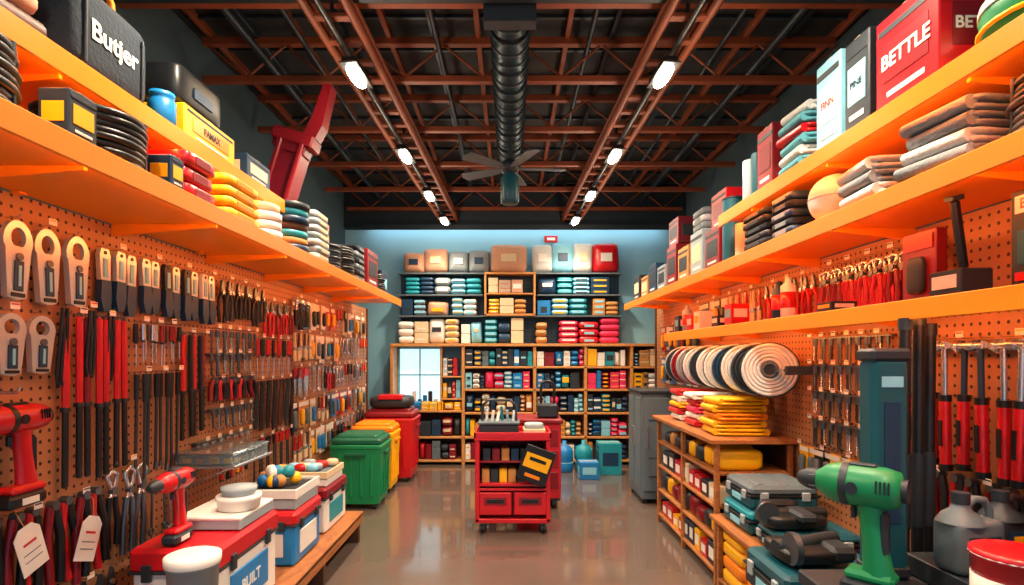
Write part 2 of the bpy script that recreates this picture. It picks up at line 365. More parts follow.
# ---- left wall ----
group('loop_handle_shears',FL,1.72,6,.148,2.12,t_shears,.31,['silver'],.02)
group('utility_knife',FL,2.64,11,.094,2.10,t_knife,.29,['silver','silver','charcoal','white'],.08)
group('black_pliers',FL,3.74,10,.065,2.10,t_pliers,.26,['black','charcoal'],.1)
group('loop_handle_shears',FL,1.98,3,.155,1.76,t_shears,.24,['silver'],.02)
group('long_file',FL,2.42,7,.060,1.77,t_bar,.74,['red','red','darkred'],.03,.02)
group('cable_bundle',FL,2.40,3,.14,1.80,t_strap,.34,['black'],.1)
group('wood_chisel',FL,2.88,8,.048,1.50,t_chisel,.54,['charcoal','black'],.08,.03)
group('small_screwdriver',FL,2.87,10,.04,1.76,t_screw,.2,['black','darkred','steel'],.1)
group('long_file',FL,3.29,5,.052,1.72,t_bar,.62,['darkred','red','black'],.05,.03)
group('hex_key',FL,3.6,14,.045,1.76,t_key,.15,['steel','dsteel'],.1)
group('hex_key',FL,3.6,12,.046,1.60,t_key,.12,['steel','dsteel'],.1,rack=True)
group('rubber_grip_tool',FL,3.62,8,.07,1.43,t_grip,.13,['red','darkred'],.05,.3)
group('socket_adapter',FL,3.62,12,.046,1.24,t_key,.12,['steel','dsteel'],.1,rack=True)
group('socket_adapter',FL,3.45,15,.048,1.05,t_wrench,.14,['steel','lgrey'],.1,rack=True)
group('red_pliers',FL,4.42,8,.066,2.02,t_pliers,.26,['red','darkred'])
group('screwdriver',FL,4.25,13,.052,1.72,t_screw,.28,['red','black','red'])
group('leather_strap',FL,4.22,12,.06,1.40,t_strap,.40,['black','charcoal','brown'])
group('chisel',FL,4.2,12,.064,.96,t_chisel,.3,['red','black'])
group('carving_chisel',FL,3.72,6,.065,.86,t_screw,.2,['red','black','yellow'],.1)
zs=[2.1,1.80,1.49,1.18,.88]
nm={t_pliers:'pliers',t_wrench:'spanner',t_screw:'screwdriver',t_clamp:'c_clamp',t_saw:'hand_saw',t_brush:'paint_brush',t_blister:'blister_pack',t_grip:'snips',t_hammer:'claw_hammer'}
pool=[(t_pliers,.25,['red','black','darkred','blue']),(t_wrench,.26,['steel','dsteel']),(t_screw,.25,['red','yellow','black']),(t_clamp,.2,['dsteel','steel']),(t_saw,.26,['red','darkred']),(t_brush,.24,['red','brown','cream']),(t_blister,.25,['cream','navy','kraft','white']),(t_hammer,.25,['red','black']),(t_wrench,.24,['steel','lgrey']),(t_blister,.24,['white','blue','red','cream'])]
for z in zs:
    y=5.0; last=None
    while y<7.3:
        fn,L,c=random.choice(pool)
        if fn is last: continue
        last=fn; n=random.choice([4,5,6]); du=.15 if fn is t_blister else .07
        n=max(2,min(n,int((7.5-y)/du))); group(nm[fn],FL,y,n,du,z+U(-.01,.01),fn,L,c); y+=n*du+.03
group('tin_snips',FL,1.9,9,.085,.97,t_grip,.36,['red','darkred'],.1,.1)
group('water_pump_pliers',FL,2.70,3,.11,1.06,t_plier_big,.42,['dsteel','black'],.1,.1)
group('adjustable_spanner',FL,3.02,5,.075,.92,t_wrench,.3,['dsteel','steel'],.1,.1)
group('locking_pliers',FL,2.16,7,.09,.58,t_pliers,.26,['black','red'],.1,.1)
b=MB()
for (y,z,a) in((2.16,.86,.3),(2.46,.80,-.35)):
    b.T=FL(y,z)@Matrix.Translation((0,0,.10))@Matrix.Rotation(a,4,'Z'); b.prism([(-.06,-.1),(.06,-.1),(.06,.06),(.03,.09),(-.03,.09),(-.06,.06)],0,.003,'white')
    b.box((0,-.02,.004),(.08,.004,.001),'grey'); b.box((0,-.05,.004),(.08,.004,.001),'grey'); b.box((0,.02,.004),(.06,.01,.001),'red'); b.tube([(0,.08,0),(.0,.16,-.02),(0,.2,-.07)],.002,'kraft',5)
b.T=Matrix.Identity(4); b.obj('price_tag')
def drill(name,T,s,body,dark,fat=1.0,sx=1.0):
    b=MB(); b.T=T@Matrix.Diagonal((s*sx,s,s,1))
    b.lathe([(.03,.34),(.075*fat,.32),(.088*fat,.25),(.088*fat,.02),(.076*fat,-.04),(.06,-.08),(.05,-.10)],body,ax='x',n=24)
    b.lathe([(.052,-.09),(.054,-.14),(.046,-.17),(.03,-.205),(.02,-.21)],dark,ax='x',n=18)
    for k in range(6): b.box((-.115,.053*math.cos(k*1.047),.053*math.sin(k*1.047)),(.04,.006,.006),'grey')
    b.lathe([(.090*fat,.04),(.092*fat,.06),(.090*fat,.08)],dark,ax='x',n=24); b.cyl((.31,0,0),(.36,0,0),.055,dark,n=18)
    b.box((.14,.088*fat,0),(.14,.02,.05),dark,.006)
    for k in range(4):
        for q in(-1,1): b.box((.25+.02*k-.02,.02,q*.086*fat),(.008,.06,.012),dark)
    g=[]
    for i in range(9):
        t=i/8; g.append((.17+.05*t,-.06-.36*t))
    n=14; vs=[];fs=[]
    for i,(x,y) in enumerate(g):
        t=i/8; rx=(.064-.014*math.sin(t*math.pi)+.01*t)*fat; rz=(.050-.008*math.sin(t*math.pi))*fat
        for k in range(n):
            a=2*math.pi*k/n; vs.append((x+rx*math.cos(a),y,rz*math.sin(a)))
    for i in range(8):
        for k in range(n): fs.append((i*n+k,i*n+(k+1)%n,(i+1)*n+(k+1)%n,(i+1)*n+k))
    b.add(vs,fs,body,True)
    b.box((.245,-.23,0),(.05,.24,.075),dark,.02); b.box((.095,-.13,0),(.03,.07,.035),dark,.01)
    b.box((.18,-.43,0),(.25,.05,.13),body,.018); b.box((.17,-.495,0),(.27,.085,.135),dark,.02); b.box((.17,-.50,.069),(.12,.04,.004),'lime' if body=='green' else 'white')
    b.cyl((.11,-.0,.085*fat),(.11,0,.092*fat),.03,dark,n=14); b.cyl((.11,-.0,-.085*fat),(.11,0,-.092*fat),.03,dark,n=14)
    b.T=Matrix.Identity(4); return b.obj(name)
drill('cordless_drill',FL(2.02,1.36,-1.86),.62,'red','black')
b=MB(); b.T=FL(2.08,1.46); b.tube([(0,0,0),(0,0,.12),(0,.02,.13)],.006,'steel',6); b.box((0,-.0,.005),(.06,.08,.01),'dsteel'); b.T=Matrix.Identity(4); b.obj('wall_hook')

# ---- right wall ----
group('rubber_grip_hammer',FR,2.02,8,.095,1.66,t_hammer,.56,['red'],.02,.03)
for z in(1.70,1.53,1.36,1.18): group('hanging_socket_tool',FR,2.90,17,.044,z,t_key,.14,['black','dsteel','charcoal','steel'],.1,rack=True)
group('red_snips',FR,1.9,8,.09,1.06,t_grip,.24,['red','darkred'],.05,.05)
ct=['clothwhite','charcoal','clothwhite','navy','clothwhite','clothwhite','charcoal','clothwhite','clothgrey','darkred','charcoal']
b=MB(); b.cyl((1.77,3.60,1.50),(1.77,5.80,1.50),.012,'steel'); b.box((1.88,3.61,1.5),(.21,.02,.06),'dsteel'); b.box((1.88,5.78,1.5),(.21,.02,.06),'dsteel')
y=3.80
for i,c in enumerate(ct):
    b.T=FZ(1.76,y,1.50,-.38)
    for r in(0,1): b.lathe([(.15,-.042+r*.08),(.186,-.040+r*.08),(.186,-.037+r*.08),(.15,-.035+r*.08)],'charcoal' if c=='clothwhite' else 'lgrey',ax='y',n=30)
    for k in range(4): b.ring((0,-.028+k*.0185,0),.168,.012,c,ax='y',n=30,k=6)
    b.cyl((0,-.034,0),(0,.034,0),.16,c,n=26)
    for k in range(5): b.ring((0,-.044,0),.070+.024*k,.0135,c,ax='y',n=28)
    b.ring((0,-.048,0),.045,.012,'cream' if i%2 else 'grey',ax='y'); b.T=Matrix.Identity(4); y+=.185
b.obj('rope_spools')
group('yellow_trim_tool',FR,3.1,8,.09,1.0,t_blister,.2,['yellow','yellow','black'],.05)
group('spray_gun_pack',FR,5.95,8,.17,1.95,t_blister,.3,['red','white','navy'],.05)
group('spray_gun_pack',FR,5.95,8,.17,1.55,t_blister,.3,['blue','white','cream'],.05)
group('red_handle_pliers',FR,2.78,13,.06,2.13,t_plier_big,.28,['red','red','darkred'],.04,.05)
group('garden_shears',FR,2.56,3,.075,2.13,t_grip,.25,['red','charcoal'],.05,.05)
group('long_nose_pliers',FR,3.62,10,.07,2.12,t_pliers,.28,['red','red','black'],.05,.05)
group('decorating_brush',FR,4.4,9,.075,2.12,t_brush,.28,['red','cream'],.05,.05)
group('carded_tool_pack',FR,5.15,5,.15,2.12,t_blister,.27,['white','red','navy'],.05,.05)
ZS=1.832
b=MB(); b.box((1.80,1.86,ZS+.17),(.06,.24,.34),'charcoal'); b.box((1.768,1.86,ZS+.29),(.004,.2,.06),'white'); b.box((1.768,1.86,ZS+.14),(.004,.18,.12),'dteal'); b.box((1.768,1.86,ZS+.04),(.004,.2,.03),'red'); o=b.obj('boxed_tool_set'); text('BARRIE',FR(1.86,ZS+.29,1.765),.05,'red',o)
b=MB(); b.box((1.72,2.14,ZS+.045),(.12,.16,.09),'charcoal'); b.box((1.658,2.14,ZS+.045),(.004,.12,.05),'white'); b.obj('small_parts_box')
b=MB(); b.T=Matrix.Translation((1.76,2.17,ZS+.095))@Matrix.Rotation(-.22,4,'Y')@Matrix.Rotation(.1,4,'X'); b.box((0,0,.14),(.035,.03,.27),'black',.01); b.box((0,0,.28),(.05,.045,.02),'charcoal'); b.T=Matrix.Identity(4); b.obj('rubber_mallet_handle')
b=MB(); b.box((1.79,2.42,ZS+.15),(.05,.2,.30),'darkred'); b.box((1.762,2.42,ZS+.25),(.005,.17,.06),'red'); b.sup((1.755,2.42,ZS+.11),(.03,.1,.16),'charcoal',.4); b.ring((1.75,2.42,ZS+.12),.035,.007,'grey',ax='x'); b.obj('blade_pack')
for i,(y,h,c,k) in enumerate([(3.5,.2,'white',1),(3.62,.19,'navy',1),(4.32,.16,'red',0),(4.6,.09,'charcoal',0),(5.05,.16,'white',0),(5.25,.14,'red',0),(5.5,.2,'lgrey',1),(5.65,.16,'navy',0),(3.0,.05,'charcoal',0)]):
    b=MB()
    if k:
        b.lathe([(.04,0),(.045,.01),(.045,h),(.02,h+.02),(.018,h+.05),(.0,h+.05)],c,c=(1.74,y,ZS)); b.lathe([(.0455,h*.3),(.0458,h*.3+.001),(.0458,h*.8),(.0455,h*.8)],'red',c=(1.74,y,ZS)); b.obj('spray_can')
    else:
        b.box((1.75,y,ZS+h/2),(.14,.14,h),c); b.box((1.679,y,ZS+h*.55),(.003,.11,h*.4),random.choice(['white','yellow','lblue'])); b.box((1.75,y-.071,ZS+h*.55),(.1,.003,h*.4),'white'); b.obj('product_carton')

# ---------- shelf goods ----------
def coil(name,x,y,z,Ro,h,m):
    b=MB(); n=max(2,int(h/.024))
    for k in range(n):
        for j in range(4): b.ring((x+U(-.006,.006),y+U(-.006,.006),z+.014+k*(h-.014)/n+U(-.001,.002)),Ro-j*.024+U(-.004,.004),.0130,m,n=30,k=7)
    for a in(.5,2.6,3.9,5.3): b.box((x+math.cos(a)*(Ro-.004),y+math.sin(a)*(Ro-.004),z+h/2),(.03,.012,h*.98),'grey' if a>3 else 'charcoal')
    return b.obj(name)
def cloths(name,x,y,z,dx,dy,n,th,cols,e=.4,rot=0):
    b=MB(); zz=z
    for k in range(n):
        c=cols[k%len(cols)]; T=FZ(x+U(-.012,.012),y+U(-.02,.02),zz+th/2,rot+U(-.08,.08))
        wx,wy=dx*U(.9,1.03),dy*U(.9,1.03)
        for q in(-.25,.25): b.sup((U(-.006,.006),U(-.006,.006),th*q),(wx,wy,th*.52),c,.55,32,7,T,eh=.22)
        b.cyl(T@Vector((-wx/2*.96,-wy*.44,0)),T@Vector((-wx/2*.96,wy*.44,0)),th*.46,c,n=10); b.cyl(T@Vector((wx/2*.96,-wy*.44,0)),T@Vector((wx/2*.96,wy*.44,0)),th*.46,c,n=10); zz+=th*.99
    return b.obj(name)
def carton(name,x,y,z,dx,dy,dz,c,label='white',txt=None,tc='black',rot=0,lid=None):
    b=MB(); b.T=FZ(x,y,z,rot)
    b.box((0,0,dz/2),(dx,dy,dz),c,.005); s=1 if x<0 else -1
    b.box((s*(dx/2+.001),0,dz*.5),(.003,dy*.72,dz*.42),label,.001); b.box((0,-dy/2-.001,dz*.5),(dx*.7,.003,dz*.42),label,.001)
    b.box((s*(dx/2+.001),0,dz*.85),(.003,dy*.9,dz*.07),'charcoal',.001); b.box((0,0,dz+.0005),(dx*.98,.04,.002),'cream',.0005)
    b.box((s*(dx/2+.001),0,dz*.15),(.003,dy*.6,dz*.06),'white',.001)
    b.T=Matrix.Identity(4); o=b.obj(name)
    if txt:
        F=FL(y,z+dz*.5,x+dx/2+.004) if s>0 else FR(y,z+dz*.5,x-dx/2-.004)
        text(txt,F,min(dz*.3,dy*.24),tc,o); text(txt,FB(x,z+dz*.5,y-dy/2-.004),min(dz*.25,dx*.2),tc,o)
    return o
ZL=2.284; ZU=2.594
coil('cable_coil',-1.56,1.49,ZL,.18,.20,'black'); carton('small_carton',-1.42,1.80,ZL,.1,.12,.15,'charcoal','yellow')
coil('cable_coil',-1.55,2.07,ZL,.165,.20,'black'); carton('small_carton',-1.42,2.31,ZL,.1,.09,.13,'navy','yellow')
def stack(name,x,y,z,dx,dy,n,th,c,lab):
    b=MB()
    for k in range(n):
        T=FZ(x+U(-.006,.006),y+U(-.008,.008),z+th*(k+.5)); b.sup((0,0,0),(dx,dy,th*.99),c if isinstance(c,str) else c[k%len(c)],.3,28,7,T,eh=.2)
        b.box(((dx/2)*(1 if x<0 else -1),0,0),(.004,dy*.5,th*.5),lab,.001,T)
    return b.obj(name)
stack('red_tool_case_stack',-1.52,2.53,ZL,.26,.24,3,.070,'red','darkred')
stack('yellow_pouch_stack',-1.52,2.93,ZL,.28,.36,4,.055,'yellow','orange')
b=MB()
for k in range(4): b.lathe([(.11,0),(.125,.006),(.125,.046),(.11,.052)],'white' if k!=3 else 'cream',c=(-1.5+U(-.01,.01),3.34,ZL+k*.053),n=22)
b.obj('tape_roll_stack')
b=MB()
for k in range(7): b.lathe([(.12,0),(.14,.006),(.14,.04),(.12,.046)],['navy','kraft','teal','brown','navy','teal','charcoal'][k],c=(-1.5+U(-.01,.01),3.76,ZL+k*.047),n=22)
b.obj('webbing_roll_stack')
stack('white_towel_stack',-1.50,4.10,ZL,.28,.28,7,.05,['clothwhite','lgrey'],'cream')
coil('cable_coil',-1.53,4.47,ZL,.16,.2,'charcoal'); coil('cable_coil',-1.53,4.85,ZL,.16,.25,'black')
stack('work_cloth_stack',-1.54,5.25,ZL,.3,.3,6,.055,['clothgrey','clothdark'],'grey')
carton('storage_carton',-1.56,5.68,ZL,.34,.42,.36,'darkred','charcoal'); coil('cable_coil',-1.53,6.11,ZL,.15,.2,'charcoal')
carton('storage_carton',-1.83,3.72,ZL,.2,.2,.5,'kraft','yellow'); carton('storage_carton',-1.83,4.65,ZL,.2,.44,.5,'red','cream'); carton('storage_carton',-1.82,5.18,ZL,.2,.3,.55,'orange','cream')
carton('storage_carton',-1.6,6.48,ZL,.3,.3,.28,'navy','lblue')
cloths('folded_blanket',-1.68,1.58,ZU,.34,.5,3,.08,['brown','tan','brown'],.5)
b=MB(); bx,by=-1.62,2.10
b.sup((bx,by,ZU+.16),(.28,.42,.32),'clothdark',.3,32,14,eh=.25); b.sup((bx,by,ZU+.30),(.24,.38,.05),'black',.4)
for sx in(.06,-.06): b.tube([(bx+sx,by-.10,ZU+.30),(bx+sx,by-.09,ZU+.38),(bx+sx,by-.04,ZU+.43),(bx+sx,by+.04,ZU+.43),(bx+sx,by+.09,ZU+.38),(bx+sx,by+.10,ZU+.30)],.013,'orange',8)
b.tube([(bx+.142,by-.15,ZU+.03),(bx+.144,by-.15,ZU+.26)],.006,'charcoal',6); b.tube([(bx+.142,by+.15,ZU+.03),(bx+.144,by+.15,ZU+.26)],.006,'charcoal',6)
o=b.obj('tool_bag'); text('Butjer',FL(by,ZU+.16,bx+.143),.10,'white',o)
b=MB(); b.lathe([(.05,0),(.055,.005),(.055,.10),(.045,.115),(.05,.12),(.05,.14),(.0,.14)],'blue',c=(-1.51,2.43,ZU)); b.obj('paint_jar')
carton('yellow_storage_case',-1.6,2.76,ZU,.26,.46,.15,'yellow','orange','FAMAX','black')
b=MB(); b.sup((-1.62,2.72,ZU+.252),(.26,.40,.19),'black',.3,28,10,eh=.25); b.box((-1.487,2.72,ZU+.24),(.006,.16,.05),'navy'); b.obj('tarp_bag')
carton('small_stock_carton',-1.6,3.28,ZU,.26,.3,.14,'navy','cream')
b=MB(); b.T=Matrix.Translation((-1.80,4.06,ZL+.05))@Matrix.Rotation(.30,4,'Y')
for s in(-.08,.08): b.box((s,0,.42),(.035,.18,.84),'darkred',.008)
b.box((0,0,.42),(.14,.11,.80),'maroon',.01); b.box((0,0,.86),(.30,.18,.09),'darkred',.012); b.box((0,0,.79),(.22,.14,.08),'maroon',.01)
b.T=b.T@Matrix(((1,0,0,0),(0,0,-1,0),(0,1,0,0),(0,0,0,1)))
b.prism([(.05,.88),(.15,.90),(.17,1.0),(.15,1.30),(.09,1.29),(.08,1.05)],-.06,.06,'darkred'); b.prism([(-.15,.86),(-.09,.86),(-.12,.76),(-.15,.78)],-.04,.04,'maroon')
b.T=Matrix.Identity(4); b.obj('folded_sawhorse')
ZM=2.264; ZT=2.584
coil('cable_coil',1.72,1.66,ZM,.17,.2,'black')
cloths('folded_towels',1.67,2.04,ZM,.28,.32,4,.056,['clothgrey','clothwhite','clothgrey'],.45,.1)
cloths('folded_towels',1.67,2.46,ZM,.26,.3,3,.06,['clothwhite','clothgrey'],.45,-.1)
b=MB(); b.lathe([(.02,0)]+[(.125*math.sin(math.radians(a)),.125-.125*math.cos(math.radians(a))) for a in range(20,180,12)]+[(.0,.25)],'white',c=(1.65,2.84,ZM),n=28); b.ring((1.65,2.84,ZM+.125),.125,.003,'lgrey'); b.obj('globe_lampshade')
stack('dark_jeans_stack',1.66,3.16,ZM,.28,.24,5,.047,['navy','clothdark'],'clothgrey')
stack('dark_cloth_stack',1.66,3.50,ZM,.28,.34,5,.046,['clothdark','charcoal'],'charcoal')
for i,(y,h,c) in enumerate([(4.3,.30,'darkred'),(4.66,.36,'lgrey'),(5.02,.3,'kraft'),(5.38,.38,'darkred'),(5.74,.25,'clothgrey'),(6.1,.32,'navy'),(6.46,.24,'kraft'),(6.86,.3,'charcoal')]):
    carton('stock_carton',1.70,y,ZM,.3,.3,h,c,random.choice(['cream','charcoal']))
stack('rag_stack',1.7,4.66,ZM+.365,.28,.28,3,.06,['clothgrey','clothwhite'],'grey'); carton('stock_carton',1.7,5.38,ZM+.385,.26,.3,.25,'maroon','charcoal')
carton('stock_carton',1.74,4.3,ZM+.305,.28,.3,.28,'red','darkred')
b=MB(); b.cyl((1.62,4.06,ZM),(1.62,4.06,ZM+.46),.075,'dteal',n=20); b.cyl((1.62,4.06,ZM+.46),(1.62,4.06,ZM+.47),.08,'charcoal',n=20); b.cyl((1.62,3.87,ZM),(1.62,3.87,ZM+.24),.06,'cream',n=20); b.obj('carpet_roll')
b=MB(); b.lathe([(.10,0),(.17,.03),(.19,.10),(.17,.18),(.10,.24),(0,.25)],'green',c=(1.70,1.74,ZT),n=28); b.ring((1.70,1.74,ZT+.06),.19,.008,'yellow'); b.lathe([(.192,.12),(.19,.14),(.186,.15)],'white',c=(1.70,1.74,ZT),n=28); b.obj('garden_hose_reel')
carton('red_carton',1.66,2.14,ZT,.3,.34,.37,'red','darkred','BETTLE','white'); carton('tall_printed_box',1.64,2.44,ZT,.26,.17,.40,'charcoal','lblue','PINE','black')
carton('tall_printed_box',1.64,2.66,ZT,.26,.20,.42,'lblue','white','FINN','red')
cloths('folded_towels',1.66,3.0,ZT,.3,.28,6,.055,['clothteal','clothwhite','clothteal','red'],.4); carton('red_carton',1.66,3.32,ZT,.3,.2,.36,'darkred','maroon')
b=MB()
for dy in(0,.13): b.cyl((1.60,3.58+dy,ZT),(1.60,3.58+dy,ZT+.30),.055,'lgrey' if dy else 'dteal',n=20); b.cyl((1.60,3.58+dy,ZT+.30),(1.60,3.58+dy,ZT+.305),.03,'charcoal',n=14)
b.obj('paper_roll')
# ---------- back wall ----------
simple('back_pegboard',(0,8.488,2.28),(3.3,.02,1.1),'pegdark')
simple('window_1',(-1.36,8.49,1.28),(.62,.02,.82),'windowglow')
b=MB()
for x in(-1.68,-1.36,-1.04): b.box((x,8.475,1.28),(.035 if x!=-1.36 else .018,.04,.88),'lblue')
for z in(.85,1.30,1.71): b.box((-1.36,8.475,z),(.66,.04,.035 if z!=1.3 else .018),'lblue')
for i in range(7): b.box((-1.6+i*.08,8.44,.90+.03*(i%3)),(.06,.04,.07+.06*(i%3)),['teal','navy','white','grey','blue','charcoal','cream'][i])
b.obj('window_frame')
b=MB()
yb=8.3;dp=.34
ups=[-1.72,-.68,.36,1.10,1.77,2.25]
for x in ups: b.box((x,yb,.875),(.045,dp,1.75),'woodlight')
b.box((.27,yb,1.745),(4.0,dp+.03,.04),'woodlight')
for k,z in enumerate([.06,.40,.75,1.09,1.42]): b.box((.785,yb,z),(2.93,dp,.03),'woodlight')
for z in(.06,.40,.78): b.box((-1.2,yb,z),(1.03,dp,.03),'woodlight')
b.box((.785,8.465,.87),(2.93,.01,1.7),'brown'); b.box((-1.2,8.465,.42),(1.03,.01,.75),'brown')
b.box((-.85,8.3,.955),(.3,.30,.02),'woodlight'); b.box((-.85,8.3,1.28),(.3,.30,.02),'woodlight'); b.box((-1.0,8.3,1.26),(.02,.30,.93),'woodlight')
for z,x0,x1 in((2.80,-1.65,1.65),(2.48,-1.65,-.4),(2.48,.4,1.65),(2.17,-1.65,1.65)):
    b.box(((x0+x1)/2,8.35,z),(x1-x0,.24,.02),'grey')
for x in(-.36,.36): b.box((x,8.34,2.49),(.03,.26,.62),'woodlight')
b.box((0,8.34,2.80),(.75,.26,.03),'woodlight'); b.box((0,8.34,2.19),(.75,.26,.03),'woodlight'); b.box((0,8.34,2.5),(.7,.24,.02),'woodlight')
b.obj('back_wall_shelving')
def fill(b,x0,x1,z,hm,yf,dp,pal,wmin=.06,wmax=.16,stk=False,soft=0):
    x=x0
    while x<x1-wmin:
        w=min(U(wmin,wmax),x1-x); h=hm*U(.72,.98); c=random.choice(pal); l=random.choice(['white','yellow','cream','lblue','charcoal',c,c]); sf=R()<soft
        nst=random.choice([1,2,3,4] if sf else [1,2,3]) if stk else 1; hh=h/nst; lp=U(.35,.65); lh=U(.12,.4); lw=U(.4,.9)
        for k in range(nst):
            if sf:
                if nst==1: b.pillow((x+w/2,yf+dp/2,z+hh/2),w*1.02,hh,dp,c,U(-.05,.05))
                else: b.sup((x+w/2+U(-.006,.006),yf+dp/2,z+hh*(k+.5)),(w,dp,hh*1.03),c,.6,20,6,eh=.3)
            else: b.box((x+w/2,yf+dp/2,z+hh*(k+.5)),(w*.95,dp,hh*.96),c)
            if l!=c: b.box((x+w/2,yf-.001,z+hh*(k+lp)),(w*lw,.004,hh*lh),l,.001)
        x+=w+.006
cool=['blue','teal','navy','lblue','white','charcoal']; mix=cool+['red','yellow','kraft']
for i,z in enumerate([.078,.418,.768,1.108,1.438]):
    for j in range(1,5):
        b=MB(); x0,x1=ups[j]+.03,ups[j+1]-.03
        pal=[['charcoal','teal','grey','navy','blue'],['darkred','blue','white','blue','pink'],['yellow','blue','kraft','white','teal'],['charcoal','navy','teal','cream','kraft'],['blue','pink','white','lblue','navy']][(i+j)%5]
        fill(b,x0,x1,z,.27,8.15,.28,pal,.06,.15,True,.35); b.obj('shelf_merchandise')
for z,p in((.078,['darkred','charcoal','grey','red']),(.418,['darkred','navy','charcoal']),(.798,['yellow','blue','yellow'])):
    b=MB(); fill(b,-1.68,-.72,z,.3 if z<.7 else .14,8.15,.28,p,.08,.18,True,.3); b.obj('shelf_merchandise')
b=MB(); fill(b,-.98,-.72,.968,.28,8.2,.2,mix,.05,.08,True); fill(b,-.98,-.72,1.293,.3,8.2,.2,mix,.05,.08,True); b.obj('shelf_merchandise')
b=MB(); fill(b,-1.65,-.75,1.77,.38,8.24,.21,['cream','white','lblue','cream','kraft'],.2,.26,True,.9)
fill(b,-.72,-.4,1.77,.38,8.24,.21,['white','lblue','yellow','navy'],.12,.16,True,.6); fill(b,-.38,.34,1.77,.39,8.24,.21,['navy','yellow','blue','cream','teal'],.14,.2,True,.5)
fill(b,.38,.7,1.77,.39,8.24,.21,['yellow','kraft'],.15,.17,True,.7); fill(b,.72,1.62,1.77,.39,8.24,.21,['pink','pink','red'],.26,.32,True,.8)
fill(b,-1.6,-1.25,2.185,.28,8.25,.2,['navy','clothgrey'],.16,.2,True,.5); fill(b,-1.22,-.9,2.185,.28,8.25,.2,['tan'],.3,.32,False,1); fill(b,-.86,-.4,2.185,.28,8.25,.2,['lblue','white','blue'],.16,.2,True,.9)
fill(b,.4,1.2,2.185,.28,8.25,.2,['teal','blue','lblue'],.2,.28,True,.9); fill(b,1.22,1.62,2.185,.28,8.25,.2,['cream','kraft'],.16,.2,True,.6); fill(b,-.32,.32,2.21,.26,8.24,.2,['kraft','orange','cream','yellow'],.14,.22,True,.4); fill(b,-.32,.32,2.515,.24,8.24,.2,['kraft','brown','cream','tan'],.14,.22,True,.4)
fill(b,-1.55,-.42,2.495,.28,8.25,.2,['navy','teal','clothgrey','navy','lblue'],.2,.3,True,.8); fill(b,.42,1.6,2.495,.28,8.25,.2,['lblue','blue','teal','white','navy'],.2,.3,True,.8); b.obj('packaged_goods')
b=MB()
for i,(x,w,h,c) in enumerate([(-1.42,.32,.30,'tan'),(-1.1,.36,.36,'tan'),(-.76,.30,.32,'clothgrey'),(-.46,.30,.34,'clothgrey'),(-.02,.54,.42,'tan'),(.48,.30,.42,'clothwhite'),(.78,.34,.44,'lblue'),(1.08,.30,.44,'clothwhite'),(1.42,.40,.44,'red')]):
    b.pillow((x,8.35,2.82+h/2),w,h,.23,c,U(-.06,.06)); b.box((x,8.233,2.82+h*.5),(w*.42,.012,h*.28),['navy','cream','white'][i%3],.003)
    b.tube([(x-w*.42,8.35,2.82+h*.93),(x,8.34,2.82+h*.98),(x+w*.42,8.35,2.82+h*.93)],.008,'cream',5)
b.obj('filled_sacks')
# ---------- bins ----------
def bin_(name,x0,x1,y0,y1,h,c,lidc):
    b=MB(); cx,cy=(x0+x1)/2,(y0+y1)/2; dx,dy=x1-x0,y1-y0; zb=.06
    def rr(f,z): return [(cx-dx/2*f,cy-dy/2*f,z),(cx+dx/2*f,cy-dy/2*f,z),(cx+dx/2*f,cy+dy/2*f,z),(cx-dx/2*f,cy+dy/2*f,z)]
    vs=rr(.86,zb)+rr(.97,h*.8)+rr(.9,h*.8)+rr(.8,zb+.05)
    b.add(vs,[(3,2,1,0)]+[(i,(i+1)%4,4+(i+1)%4,4+i) for i in range(4)]+[(4+i,4+(i+1)%4,8+(i+1)%4,8+i) for i in range(4)]+[(8+i,8+(i+1)%4,12+(i+1)%4,12+i) for i in range(4)]+[(12,13,14,15)],c)
    b.box((cx,cy,h*.81),(dx*1.0,dy*1.0,.05),c,.012); b.box((cx,cy,h*.88),(dx*.96,dy*.96,.08),lidc,.025); b.box((cx,cy,h*.93),(dx*.8,dy*.8,.06),lidc,.02)
    for i in range(4):
        t=-.3+.2*i; b.box((cx+dx*t,y0+dy*.045,h*.45),(.025,.03,h*.55),c,.006); b.box((x1-dx*.045,cy+dy*t,h*.45),(.03,.025,h*.55),c,.006)
    b.box((cx,y0-.012,h*.72),(dx*.4,.03,.03),lidc); b.box((x1+.01,cy,h*.72),(.03,dy*.4,.03),lidc)
    for sx in(-.35,.35):
        for sy in(-.35,.35): b.cyl((cx+dx*sx-.015,cy+dy*sy,.035),(cx+dx*sx+.015,cy+dy*sy,.035),.035,'rubber',n=12)
    return b.obj(name)
bin_('green_wheeled_bin',-1.86,-1.32,5.75,6.25,.80,'green','dgreen')
bin_('yellow_wheeled_bin',-1.85,-1.34,6.42,6.88,.84,'yellow','orange')
bin_('red_wheeled_bin',-1.85,-1.20,7.0,7.55,.96,'red','darkred')
b=MB(); b.sup((-1.52,7.25,1.00),(.55,.46,.16),'charcoal',.5,20,8); b.box((-1.5,7.1,1.07),(.3,.2,.06),'red',.01); b.obj('tarp_bundle')
